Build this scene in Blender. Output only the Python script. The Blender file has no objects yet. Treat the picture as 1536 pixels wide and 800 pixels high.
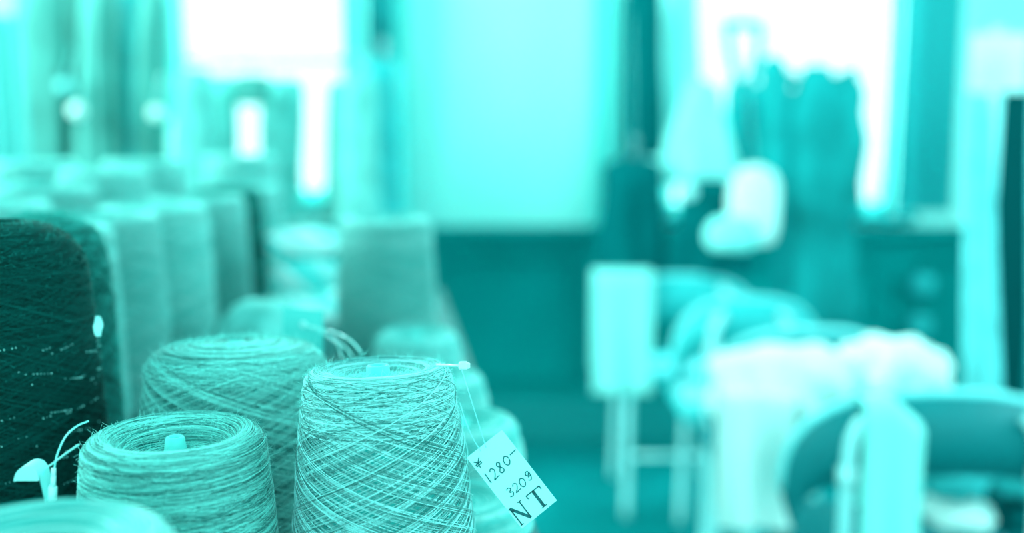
import bpy, math, random
import numpy as np
from mathutils import Vector, Matrix
random.seed(7); RNG = np.random.default_rng(11)
C = bpy.context.scene.collection
SC = bpy.context.scene
pi = math.pi

# ------------------------------------------------------------------ camera
F_PX = 1500.0
PITCH = math.atan(200 / F_PX)
CAM_Z = 1.25
cd = bpy.data.cameras.new('camera'); cam = bpy.data.objects.new('camera', cd); C.objects.link(cam)
cam.location = (0, 0, CAM_Z); cam.rotation_euler = (pi / 2 - PITCH, 0, 0)
cd.sensor_width = 36; cd.lens = F_PX / 1536 * 36; cd.clip_start = 0.02
cd.dof.use_dof = True; cd.dof.focus_distance = 0.69; cd.dof.aperture_fstop = 1.75
SC.camera = cam
# ------------------------------------------------------------------ world, lamps, exposure
w = bpy.data.worlds.new('sky'); SC.world = w; w.use_nodes = True
bg = w.node_tree.nodes['Background']; bg.inputs[0].default_value = (0.55, 1, 1, 1); bg.inputs[1].default_value = 2.1
def area(name, loc, rot, sx, sy, power, col=(0.55, 1, 1)):
    l = bpy.data.lights.new(name, 'AREA'); l.shape = 'RECTANGLE'; l.size = sx; l.size_y = sy
    l.energy = power; l.color = col
    o = bpy.data.objects.new(name, l); C.objects.link(o); o.location = loc; o.rotation_euler = rot
    return o
area('daylight_window_left', (-1.0, 4.35, 1.9), (math.radians(-75), 0, 0), 1.0, 1.8, 190, (0.6, 1, 0.93))
area('daylight_window_right', (1.1, 4.35, 1.9), (math.radians(-75), 0, 0), 1.0, 1.8, 170)
area('daylight_side_window', (-2.8, 2.0, 2.1), (0, math.radians(-60), 0), 1.4, 1.8, 165, (0.6, 1, 0.93))
area('daylight_side_window_right', (2.95, 1.5, 2.1), (0, math.radians(62), 0), 1.4, 1.8, 55)
area('rear_fill_light', (0.3, -1.75, 1.9), (math.radians(82), 0, 0), 2.2, 1.5, 46)  # added front fill from behind the camera; its window is invented
SC.view_settings.view_transform = 'Standard'; SC.view_settings.look = 'None'
SC.view_settings.gamma = 1; SC.view_settings.use_curve_mapping = False
SC.view_settings.exposure = 0.18
SC.cycles.use_denoising = True
SC.cycles.transparent_max_bounces = 12
SC.cycles.sample_clamp_indirect = 6

# ------------------------------------------------------------------ helpers
def ray(px, py):
    a = (px - 768) / F_PX; b = (py - 400) / F_PX
    cp, sp = math.cos(PITCH), math.sin(PITCH)
    return a, cp - b * sp, -sp - b * cp
def at(px, py, Y):
    a, dy, dz = ray(px, py); t = Y / dy
    return Vector((a * t, Y, CAM_Z + dz * t))
def lin(c):
    c = c / 255.0
    return c / 12.92 if c <= 0.04045 else ((c + 0.055) / 1.055) ** 2.4
def rgb(r, g, b): return (lin(r), lin(g), lin(b), 1)

def material(name, col, rough=0.8, metal=0.0, sheen=0.0, noise=None, bump=None, spec=0.3, sss=0.0, tone=None):
    """noise=(scale, amount) varies the colour; bump=(scale, strength)."""
    m = bpy.data.materials.new(name); m.use_nodes = True
    nt = m.node_tree; N = nt.nodes; L = nt.links; b = N['Principled BSDF']
    b.inputs['Base Color'].default_value = col; b.inputs['Roughness'].default_value = rough
    b.inputs['Metallic'].default_value = metal; b.inputs['Specular IOR Level'].default_value = spec
    if sheen:
        b.inputs['Sheen Weight'].default_value = sheen; b.inputs['Sheen Roughness'].default_value = 0.45
        b.inputs['Sheen Tint'].default_value = (0.45, 1, 0.95, 1)
    if sss:
        b.inputs['Subsurface Weight'].default_value = sss; b.inputs['Subsurface Scale'].default_value = 0.01
        b.inputs['Subsurface Radius'].default_value = (0.3, 1, 1)
    tc = N.new('ShaderNodeTexCoord')
    src = None
    if noise or bump or tone:
        nx = N.new('ShaderNodeTexNoise'); nx.inputs['Scale'].default_value = (noise or bump or (8,))[0]
        nx.inputs['Detail'].default_value = 4; L.new(tc.outputs['Object'], nx.inputs['Vector'])
        src = nx.outputs['Fac']
    if noise or tone:
        lo = 1 - (noise[1] if noise else tone[1]); hi = 1 + (noise[1] if noise else tone[1])
        mr = N.new('ShaderNodeMapRange'); mr.inputs['From Min'].default_value = 0.3 if not tone else 0
        mr.inputs['From Max'].default_value = 0.7 if not tone else 1
        mr.inputs['To Min'].default_value = lo; mr.inputs['To Max'].default_value = hi
        if tone:
            at_ = N.new('ShaderNodeAttribute'); at_.attribute_name = 'tone'; L.new(at_.outputs['Fac'], mr.inputs['Value'])
        else: L.new(src, mr.inputs['Value'])
        if tone:   # melange yarn: each strand lies between a dark and a light shade
            mx = N.new('ShaderNodeMix'); mx.data_type = 'RGBA'; k0 = 1 - tone[1]; k1 = 1 + tone[1] * 0.75
            mx.inputs[6].default_value = (0, col[1] * k0, col[2] * k0, 1); mx.inputs[7].default_value = (min(1, col[0] * 1.9), min(1, col[1] * k1), min(1, col[2] * k1), 1)
            L.new(at_.outputs['Fac'], mx.inputs[0]); L.new(mx.outputs[2], b.inputs['Base Color'])
        else:
            mx = N.new('ShaderNodeVectorMath'); mx.operation = 'SCALE'; mx.inputs[0].default_value = col[:3]
            L.new(mr.outputs[0], mx.inputs['Scale']); L.new(mx.outputs[0], b.inputs['Base Color'])
    if bump:
        n2 = N.new('ShaderNodeTexNoise'); n2.inputs['Scale'].default_value = bump[0]; n2.inputs['Detail'].default_value = 3
        L.new(tc.outputs['Object'], n2.inputs['Vector'])
        bp = N.new('ShaderNodeBump'); bp.inputs['Strength'].default_value = bump[1]; bp.inputs['Distance'].default_value = 0.004
        L.new(n2.outputs['Fac'], bp.inputs['Height']); L.new(bp.outputs[0], b.inputs['Normal'])
    return m

class MB:
    def __init__(s): s.v = []; s.f = []; s.n = 0; s.tone = []; s.has_tone = False
    def add(s, verts, faces, tone=None):
        verts = np.asarray(verts, dtype=np.float64); faces = [tuple(int(i) + s.n for i in f) for f in faces]
        s.v.append(verts); s.f += faces; s.n += len(verts)
        s.tone.append(np.full(len(verts), 0.5 if tone is None else tone) if not isinstance(tone, np.ndarray) else tone)
        if tone is not None: s.has_tone = True
        return s
    def grid(s, P, closed_u=False, closed_v=False, tone=None):
        """P: array (nu, nv, 3)"""
        nu, nv = P.shape[:2]
        f = []
        for i in range(nu if closed_u else nu - 1):
            for j in range(nv if closed_v else nv - 1):
                a = i * nv + j; b_ = ((i + 1) % nu) * nv + j
                f.append((a, a - j + (j + 1) % nv, b_ - j + (j + 1) % nv, b_))
        return s.add(P.reshape(-1, 3), f, tone)
    def box(s, c, d, rz=0.0, M=None, bevel=0.0):
        x, y, z = [q / 2 for q in d]
        if bevel:
            e = bevel; V = []; 
            for sx in (-1, 1):
                for sy in (-1, 1):
                    for sz in (-1, 1):
                        V += [(sx * (x - e), sy * (y - e), sz * z), (sx * (x - e), sy * y, sz * (z - e)), (sx * x, sy * (y - e), sz * (z - e))]
            import bmesh
            bm = bmesh.new()
            for q in V: bm.verts.new(q)
            bmesh.ops.convex_hull(bm, input=bm.verts[:]); bm.verts.index_update()
            V = [tuple(q.co) for q in bm.verts]; Fc = [tuple(q.index for q in f.verts) for f in bm.faces]; bm.free()
        else:
            V = [(sx * x, sy * y, sz * z) for sx in (-1, 1) for sy in (-1, 1) for sz in (-1, 1)]
            Fc = [(0, 1, 3, 2), (4, 6, 7, 5), (0, 4, 5, 1), (2, 3, 7, 6), (0, 2, 6, 4), (1, 5, 7, 3)]
        R = M if M is not None else Matrix.Rotation(rz, 3, 'Z')
        V = [tuple(R @ Vector(q) + Vector(c)) for q in V]
        return s.add(V, Fc)
    def tube(s, pts, r, n=8, closed=False, cap=True, tone=None):
        P = np.array([tuple(p) for p in pts], dtype=float); m = len(P)
        rr = np.full(m, r) if np.isscalar(r) else np.array(r, dtype=float)
        T = np.gradient(P, axis=0)
        if closed: T = np.roll(P, -1, 0) - np.roll(P, 1, 0)
        T /= np.linalg.norm(T, axis=1)[:, None] + 1e-12
        up = np.array([0.0, 0, 1]) if abs(T[0][2]) < 0.9 else np.array([1.0, 0, 0])
        nrm = np.zeros_like(P); a = up - T[0] * up.dot(T[0]); a /= np.linalg.norm(a)
        for i in range(m):
            a = a - T[i] * a.dot(T[i]); a /= np.linalg.norm(a) + 1e-12; nrm[i] = a
        B = np.cross(T, nrm)
        ang = np.arange(n) * 2 * pi / n
        G = P[:, None] + rr[:, None, None] * (np.cos(ang)[None, :, None] * nrm[:, None] + np.sin(ang)[None, :, None] * B[:, None])
        s.grid(G, closed_u=closed, closed_v=True, tone=tone)
        if cap and not closed:
            b0 = s.n - m * n
            s.f.append(tuple(range(b0, b0 + n))[::-1]); s.f.append(tuple(range(s.n - n, s.n)))
        return s
    def lathe(s, prof, n=48, c=(0, 0, 0), tone=None, wob=None):
        ang = np.arange(n) * 2 * pi / n
        pr = np.array(prof, dtype=float)
        G = np.stack([pr[:, 0, None] * np.cos(ang), pr[:, 0, None] * np.sin(ang), np.repeat(pr[:, 1, None], n, 1)], -1) + np.array(c)
        if wob is not None: G = wob(G)
        return s.grid(G, closed_v=True, tone=tone)
    def build(s, name, mat, parent=None, smooth=True, loc=None, rot=None):
        me = bpy.data.meshes.new(name)
        me.from_pydata(np.concatenate(s.v).tolist(), [], s.f)
        if s.has_tone:
            a = me.attributes.new('tone', 'FLOAT', 'POINT'); a.data.foreach_set('value', np.concatenate(s.tone).astype(np.float32))
        me.polygons.foreach_set('use_smooth', [smooth] * len(me.polygons))
        me.materials.append(mat); me.update()
        o = bpy.data.objects.new(name, me); C.objects.link(o)
        if parent is not None: o.parent = parent
        if loc is not None: o.location = loc
        if rot is not None: o.rotation_euler = rot
        return o

def fast_tubes(name, mat, paths, r, parent=None, sides=3, tones=None):
    """many thin closed-section tubes in one mesh, fast. paths: list of (m,3) arrays"""
    VV = []; FF = []; TT = []; base = 0
    ang = np.arange(sides) * 2 * pi / sides
    for k, P in enumerate(paths):
        m = len(P); T = np.gradient(P, axis=0); T /= np.linalg.norm(T, axis=1)[:, None] + 1e-12
        ref = np.tile(np.array([0.0, 0, 1.0]), (m, 1)); ref[np.abs(T[:, 2]) > 0.97] = (1, 0, 0)
        A = np.cross(T, ref); A /= np.linalg.norm(A, axis=1)[:, None] + 1e-12; B = np.cross(T, A)
        rr = r if np.isscalar(r) else r[k]
        V = P[:, None] + rr * (np.cos(ang)[None, :, None] * A[:, None] + np.sin(ang)[None, :, None] * B[:, None])
        VV.append(V.reshape(-1, 3))
        i = np.arange(m - 1)[:, None] * sides; j = np.arange(sides)[None]; j2 = (j + 1) % sides
        FF.append((np.stack([i + j, i + j2, i + sides + j2, i + sides + j], -1) + base).reshape(-1, 4))
        TT.append(np.full(m * sides, 0.5 if tones is None else tones[k]))
        base += m * sides
    V = np.concatenate(VV); Fq = np.concatenate(FF).astype(np.int32)
    me = bpy.data.meshes.new(name); me.vertices.add(len(V)); me.vertices.foreach_set('co', V.ravel())
    me.loops.add(Fq.size); me.loops.foreach_set('vertex_index', Fq.ravel())
    me.polygons.add(len(Fq)); me.polygons.foreach_set('loop_start', np.arange(len(Fq), dtype=np.int32) * 4)
    try: me.polygons.foreach_set('loop_total', np.full(len(Fq), 4, dtype=np.int32))
    except Exception: pass
    a = me.attributes.new('tone', 'FLOAT', 'POINT'); a.data.foreach_set('value', np.concatenate(TT).astype(np.float32))
    me.polygons.foreach_set('use_smooth', np.ones(len(Fq), dtype=bool))
    me.materials.append(mat); me.update(calc_edges=True)
    o = bpy.data.objects.new(name, me); C.objects.link(o)
    if parent is not None: o.parent = parent
    return o

def tag(o, label=None, cat=None, group=None, kind=None):
    if label: o['label'] = label
    if cat: o['category'] = cat
    if group: o['group'] = group
    if kind: o['kind'] = kind
    return o
def thing(name, label, cat, loc=(0, 0, 0), rz=0.0, group=None):
    o = bpy.data.objects.new(name, None); C.objects.link(o); o.empty_display_size = 0.05
    o.location = loc; o.rotation_euler = (0, 0, rz); return tag(o, label, cat, group)
def dup(root, loc, rz, label, group=None, scale=None):
    r = root.copy(); C.objects.link(r); r.location = loc; r.rotation_euler = (0, 0, rz); r['label'] = label
    if group: r['group'] = group
    if scale: r.scale = scale
    for ch in list(root.children):
        c = ch.copy(); C.objects.link(c); c.parent = r
        for g in ch.children:
            d = g.copy(); C.objects.link(d); d.parent = c
    return r
def smooth_path(pts, n=24):
    """Catmull-Rom through pts"""
    P = [np.array(tuple(p), float) for p in pts]; P = [2 * P[0] - P[1]] + P + [2 * P[-1] - P[-2]]; out = []
    for i in range(1, len(P) - 2):
        for k in range(n):
            t = k / n; a, b_, c, d = P[i - 1:i + 3]
            out.append(0.5 * (2 * b_ + (c - a) * t + (2 * a - 5 * b_ + 4 * c - d) * t * t + (3 * b_ - a - 3 * c + d) * t ** 3))
    out.append(P[-2]); return np.array(out)

# ------------------------------------------------------------------ materials
M = {}
M['wall'] = material('pale_plaster', (0.46, 0.84, 0.80, 1), 0.85, noise=(1.2, 0.05))
M['wain'] = material('dark_painted_wood', (0.0, 0.22, 0.225, 1), 0.9, spec=0.05, noise=(3, 0.08))
M['floor'] = material('dark_floor', (0.0, 0.19, 0.2, 1), 0.9, spec=0.05, noise=(4, 0.1))
M['frame'] = material('pale_window_frame', (0.14, 0.70, 0.66, 1), 0.5)
M['pilaster'] = material('teal_curtain_cloth', (0.04, 0.46, 0.48, 1), 0.9)
M['curtain_pale'] = material('pale_curtain_cloth', (0.18, 0.62, 0.60, 1), 0.9, sheen=0.2)
M['ceiling'] = material('ceiling_paint', (0.12, 0.5, 0.5, 1), 0.9)
M['table'] = material('table_wood', (0.01, 0.14, 0.14, 1), 0.5, noise=(6, 0.2))
M['card'] = material('pale_card', (0.36, 0.86, 0.84, 1), 0.7)
M['card2'] = material('grey_card', (0.09, 0.58, 0.55, 1), 0.7)
M['white'] = material('white_plastic', (0.55, 0.95, 0.95, 1), 0.35, spec=0.5)
M['clear'] = material('pale_plastic_thread', (0.25, 0.85, 0.82, 1), 0.3, spec=0.5)
M['core'] = material('cardboard_core', (0.12, 0.66, 0.62, 1), 0.7, bump=(200, 0.1))
M['ink'] = material('dark_ink', (0.0, 0.13, 0.14, 1), 0.7)
M['stamp'] = material('stamp_ink', (0.0, 0.09, 0.10, 1), 0.7, noise=(500, 0.5))
M['chrome'] = material('bright_metal_tube', (0.5, 0.97, 0.98, 1), 0.3, metal=0.0, spec=0.6)
M['pad'] = material('dark_chair_upholstery', (0.0, 0.20, 0.22, 1), 0.6, spec=0.3)
M['pad2'] = material('teal_chair_upholstery', (0.03, 0.50, 0.52, 1), 0.55)
M['piping'] = material('pale_piping', (0.25, 0.85, 0.87, 1), 0.5)
M['cloth_w'] = material('white_cloth', (0.85, 0.97, 0.94, 1), 0.9, sheen=0.2, bump=(30, 0.3))
M['cloth_p'] = material('pale_cyan_cloth', (0.35, 0.88, 0.84, 1), 0.9, sheen=0.1, bump=(30, 0.3))
M['cloth_m'] = material('teal_cloth', (0.02, 0.36, 0.38, 1), 0.9, noise=(9, 0.3))
M['cloth_d'] = material('dark_cloth', (0.0, 0.12, 0.13, 1), 0.9, spec=0.02)
M['cloth_l'] = material('soft_green_cloth', (0.07, 0.29, 0.26, 1), 0.9, noise=(5, 0.2))
M['board'] = material('dark_board', (0.0, 0.06, 0.065, 1), 0.9, spec=0.03)
def glass_mat():
    m = bpy.data.materials.new('window_glass'); m.use_nodes = True; nt = m.node_tree; N = nt.nodes; N.clear()
    o = N.new('ShaderNodeOutputMaterial'); mx = N.new('ShaderNodeMixShader'); t = N.new('ShaderNodeBsdfTransparent'); g = N.new('ShaderNodeBsdfGlossy')
    g.inputs['Roughness'].default_value = 0.05; mx.inputs[0].default_value = 0.06
    nt.links.new(t.outputs[0], mx.inputs[1]); nt.links.new(g.outputs[0], mx.inputs[2]); nt.links.new(mx.outputs[0], o.inputs[0]); return m
M['glass'] = glass_mat()
M['knit_pale'] = material('pale_knit', (0.15, 0.5, 0.47, 1), 0.95, sheen=0.2, noise=(12, 0.25))
M['coat'] = material('dark_teal_coat_cloth', (0.01, 0.30, 0.31, 1), 0.95, spec=0.05, noise=(5, 0.35))
M['scarf'] = material('cyan_scarf_cloth', (0.16, 0.66, 0.69, 1), 0.9, noise=(14, 0.2))
M['rail'] = material('teal_painted_rail', (0.08, 0.6, 0.6, 1), 0.5)

def fiber_mat(name, col):
    m = bpy.data.materials.new(name); m.use_nodes = True; nt = m.node_tree; N = nt.nodes; N.clear()
    o = N.new('ShaderNodeOutputMaterial'); mx = N.new('ShaderNodeMixShader'); d = N.new('ShaderNodeBsdfDiffuse'); t = N.new('ShaderNodeBsdfTranslucent')
    d.inputs[0].default_value = col; t.inputs[0].default_value = col; mx.inputs[0].default_value = 0.5
    nt.links.new(d.outputs[0], mx.inputs[1]); nt.links.new(t.outputs[0], mx.inputs[2]); nt.links.new(mx.outputs[0], o.inputs[0]); return m
M['fiber'] = fiber_mat('fine_pale_fibers', (0.40, 0.96, 0.92, 1))
M['fiber_dark'] = fiber_mat('fine_dark_fibers', (0.05, 0.55, 0.50, 1))
def yarn(name, col, tone=0.3, sheen=0.5, tint=(0.45, 1, 0.95, 1)):
    a = material(name, col, 0.9, sheen=sheen, spec=0.1, tone=(0, tone), sss=0.0)
    a.node_tree.nodes['Principled BSDF'].inputs['Sheen Tint'].default_value = tint
    # body: fine horizontal + crossed lines via wave bump, seen between the strands and on the far cones
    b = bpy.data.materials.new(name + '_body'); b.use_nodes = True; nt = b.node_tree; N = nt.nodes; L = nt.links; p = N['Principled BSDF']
    p.inputs['Base Color'].default_value = (col[0] * 0.12, col[1] * 0.5, col[2] * 0.5) + (1,); p.inputs['Roughness'].default_value = 0.95  # darker and less red than the strands: shade between them put into the colour
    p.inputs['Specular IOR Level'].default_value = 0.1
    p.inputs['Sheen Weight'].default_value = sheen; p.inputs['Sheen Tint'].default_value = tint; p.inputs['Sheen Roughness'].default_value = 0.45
    tc = N.new('ShaderNodeTexCoord'); mp = N.new('ShaderNodeMapping'); mp.inputs['Scale'].default_value = (30, 30, 900)
    nz = N.new('ShaderNodeTexNoise'); nz.inputs['Scale'].default_value = 1; nz.inputs['Detail'].default_value = 3
    bp = N.new('ShaderNodeBump'); bp.inputs['Strength'].default_value = 0.8; bp.inputs['Distance'].default_value = 0.001
    L.new(tc.outputs['Object'], mp.inputs[0]); L.new(mp.outputs[0], nz.inputs['Vector']); L.new(nz.outputs['Fac'], bp.inputs['Height']); L.new(bp.outputs[0], p.inputs['Normal'])
    return a, b
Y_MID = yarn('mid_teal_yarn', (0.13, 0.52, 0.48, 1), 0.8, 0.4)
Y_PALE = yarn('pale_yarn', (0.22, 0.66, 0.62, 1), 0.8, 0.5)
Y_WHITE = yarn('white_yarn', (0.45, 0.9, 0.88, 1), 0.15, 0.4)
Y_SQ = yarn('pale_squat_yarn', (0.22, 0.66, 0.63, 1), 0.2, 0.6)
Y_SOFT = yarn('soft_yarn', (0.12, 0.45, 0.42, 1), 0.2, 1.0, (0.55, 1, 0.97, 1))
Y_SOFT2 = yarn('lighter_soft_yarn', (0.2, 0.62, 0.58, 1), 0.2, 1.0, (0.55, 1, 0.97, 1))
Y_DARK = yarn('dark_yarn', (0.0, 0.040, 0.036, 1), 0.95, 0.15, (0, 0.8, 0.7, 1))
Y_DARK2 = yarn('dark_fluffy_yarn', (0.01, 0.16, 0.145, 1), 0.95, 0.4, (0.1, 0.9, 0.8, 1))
M['glitter'] = material('silver_glitter', (0.35, 0.95, 0.9, 1), 0.3, metal=0.3, spec=0.7)

# ------------------------------------------------------------------ the room (setting)
def struct(name, mb, mat, smooth=False):
    o = mb.build(name, mat, smooth=smooth); o['kind'] = 'structure'; return o
WY = 4.0
def X4(px, Y=WY): return at(px, 400, Y).x
RAIL = at(768, 340, WY).z
LX, RX, TOP = -2.9, 3.0, 3.0
w1a, w1b = at(246, 100, WY).x, at(530, 100, WY).x
w2a, w2b = at(1000, 150, WY).x, at(1354, 150, WY).x
struct('floor', MB().box(((LX + RX) / 2, 1.2, -0.05), (RX - LX + 0.4, 6.4, 0.1)), M['floor'])
struct('ceiling', MB().box(((LX + RX) / 2, 1.2, TOP + 0.05), (RX - LX + 0.4, 6.0, 0.1)), M['ceiling'])
mb = MB()
zt = 2.7; zb = RAIL + 0.0
zb1 = at(470, 300, WY).z; zb2 = at(1300, 321, WY).z
for x0, x1, z0, z1 in ((LX, RX, zt, TOP), (LX, w1a, zb, zt), (w1b, w2a, zb, zt), (w2b, RX, zb, zt), (w1a, w1b, zb, zb1), (w2a, w2b, zb, zb2)):
    mb.box(((x0 + x1) / 2, WY + 0.1, (z0 + z1) / 2), (x1 - x0, 0.2, z1 - z0))
struct('wall_back', mb, M['wall'])
struct('wall_left', MB().box((LX - 0.05, 3.6, TOP / 2), (0.1, 1.2, TOP)).box((LX - 0.05, 1.6, 0.5), (0.1, 2.8, 1.0)).box((LX - 0.05, -0.7, TOP / 2), (0.1, 1.8, TOP)).box((LX - 0.05, 1.6, 2.9), (0.1, 2.8, 0.2)), M['wall'])
struct('wall_rear', MB().box((0.05, -1.6, 0.55), (RX - LX, 0.1, 1.1)).box((-1.9, -1.6, 2.05), (2.0, 0.1, 1.9)).box((2.3, -1.6, 2.05), (1.4, 0.1, 1.9)).box((0.35, -1.6, 2.85), (2.5, 0.1, 0.3)), M['wall'])
struct('wall_right', MB().box((RX + 0.05, 3.2, TOP / 2), (0.1, 2.0, TOP)).box((RX + 0.05, 1.2, 0.5), (0.1, 2.0, 1.0)).box((RX + 0.05, -0.7, TOP / 2), (0.1, 1.8, TOP)).box((RX + 0.05, 1.2, 2.9), (0.1, 2.0, 0.2)), M['wall'])
# dark wainscot: dado with raised mouldings
mb = MB().box(((LX + RX) / 2, WY + 0.085, RAIL / 2), (RX - LX, 0.23, RAIL))
struct('wall_back_dado', mb, M['wain'])
mb = MB().box(((LX + RX) / 2, WY - 0.05, RAIL - 0.02), (RX - LX, 0.06, 0.05), bevel=0.01)
struct('trim_1', mb, M['wain'])
mb = MB()
def mould(x0, x1, z0, z1, w_=0.035):
    for c, d in ((((x0 + x1) / 2, WY - 0.04, z0), (x1 - x0, 0.03, w_)), (((x0 + x1) / 2, WY - 0.04, z1), (x1 - x0, 0.03, w_)),
                 ((x0, WY - 0.04, (z0 + z1) / 2), (w_, 0.03, z1 - z0)), ((x1, WY - 0.04, (z0 + z1) / 2), (w_, 0.03, z1 - z0))):
        mb.box(c, d, bevel=0.008)
x = -2.7
for x0, x1 in ((-2.6, -1.6), (-1.4, -0.55), (X4(655), X4(865)), (0.5, 1.45), (1.65, 2.6)):
    mould(x0, x1, 0.27, RAIL - 0.12)
struct('trim_2', mb, M['wain'])
struct('baseboard_back', MB().box(((LX + RX) / 2, WY - 0.05, 0.09), (RX - LX, 0.04, 0.18), bevel=0.008), material('baseboard_paint', (0.0, 0.24, 0.25, 1), 0.6))
# pale vertical casings on the pier
mb = MB()
for px, wd in ((602, 0.07), (893, 0.03), (914, 0.05)):
    mb.box((at(px, 150, WY).x, WY - 0.02, (zb + TOP) / 2), (wd, 0.05, TOP - zb), bevel=0.01)
struct('trim_3', mb, M['frame'])
for k, (a, b_, zb) in enumerate(((w1a, w1b, zb1), (w2a, w2b, zb2))):
    wn = tag(bpy.data.objects.new('window_%d' % (k + 1), None), kind='structure'); C.objects.link(wn); wn.location = ((a + b_) / 2, WY + 0.1, zb)
    wd = b_ - a; h = zt - zb; t = 0.045
    mb = MB()
    for c, d in (((0, 0, t / 2), (wd, 0.06, t)), ((0, 0, h - t / 2), (wd, 0.06, t)), ((-wd / 2 + t / 2, 0, h / 2), (t, 0.06, h)), ((wd / 2 - t / 2, 0, h / 2), (t, 0.06, h))):
        mb.box(c, d, bevel=0.006)
    mb.build('window_frame', M['frame'], wn, smooth=False)
    MB().box((0, 0, h / 2), (wd - 2 * t, 0.006, h - 2 * t)).build('pane', M['glass'], wn, smooth=False)
    MB().box((0, -0.12, -0.01), (wd + 0.1, 0.12, 0.03), bevel=0.006).build('window_sill', M['wain'], wn, smooth=False)

# ------------------------------------------------------------------ curtains
def curtain(name, label, x0, x1, Y, z0, z1, mat, folds=5, amp=0.03, flare=0.0):
    nu, nv = 12, folds * 12
    P = np.zeros((nu, nv, 3))
    for i in range(nu):
        v = i / (nu - 1)
        for j in range(nv):
            u = j / (nv - 1)
            g = 1 + flare * (v)
            P[i, j] = (x0 + (x1 - x0) * u * g, Y + amp * math.sin(u * folds * 2 * pi) * (0.6 + 0.4 * v), z1 + (z0 - z1) * v)
    Q = P.copy(); Q[:, :, 1] += 0.006
    mb = MB(); mb.grid(P); mb.grid(Q[:, ::-1])
    return tag(mb.build(name, mat), label, 'curtain')
def Xp(px, Y, py=100): return at(px, py, Y).x
curtain('curtain', 'teal curtain in soft folds right of the right-hand window', Xp(1352, 3.85), Xp(1440, 3.85), 3.85, 0.95, 2.7, M['pilaster'], 3, 0.035)
curtain('curtain', 'narrow pale curtain at the right side of the left window', Xp(515, 3.85), Xp(546, 3.85), 3.85, 1.25, 2.7, M['curtain_pale'], 2, 0.02)
curtain('curtain', 'pale curtain at the left side of the left window', Xp(198, 3.85), Xp(280, 3.85), 3.85, 1.3, 2.7, M['curtain_pale'], 3, 0.02)
curtain('curtain', 'dark teal curtain between left window and the pale wall', Xp(550, 3.84), Xp(592, 3.84), 3.84, 0.9, 2.7, M['cloth_m'], 3, 0.03)
curtain('curtain', 'pale curtain at left edge of the room beyond the tall cones', Xp(-40, 2.9), Xp(34, 2.9), 2.9, 0.7, 1.58, M['curtain_pale'], 4, 0.03)
curtain('curtain', 'pale narrow curtain hanging between pale wall and dark coats', Xp(918, 3.8), Xp(940, 3.8), 3.8, 0.95, 2.7, M['curtain_pale'], 2, 0.025)

# ------------------------------------------------------------------ yarn cones
def profile(Rb, Rt, H, sh, dish, Rc, zdip):
    """outer profile points (r,z): bottom centre -> side -> rounded shoulder -> dish -> core"""
    pts = [(Rc, 0.0), (Rb * 0.93, 0.0), (Rb, 0.012)]
    n = 14
    for i in range(1, n):
        t = i / n; pts.append((Rb + (Rt - Rb) * t + 0.003 * math.sin(pi * t), 0.012 + (H - sh - 0.012) * t))
    for i in range(0, 9):
        a = i / 8 * pi / 2; pts.append((Rt - sh + sh * math.cos(a), H - sh + sh * math.sin(a)))
    r1 = Rt - sh
    for i in range(1, 11):
        t = i / 10; pts.append((r1 + (Rc - r1) * t, H - dish * math.sin(t * pi / 2) ** 1.3))
    return np.array(pts)
def resample(prof, u):
    d = np.r_[0, np.cumsum(np.linalg.norm(np.diff(prof, axis=0), axis=1))]; d /= d[-1]
    return np.interp(u, d, prof[:, 0]), np.interp(u, d, prof[:, 1])
def arc_u(prof, k):
    d = np.r_[0, np.cumsum(np.linalg.norm(np.diff(prof, axis=0), axis=1))]; return d[k] / d[-1]

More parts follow.
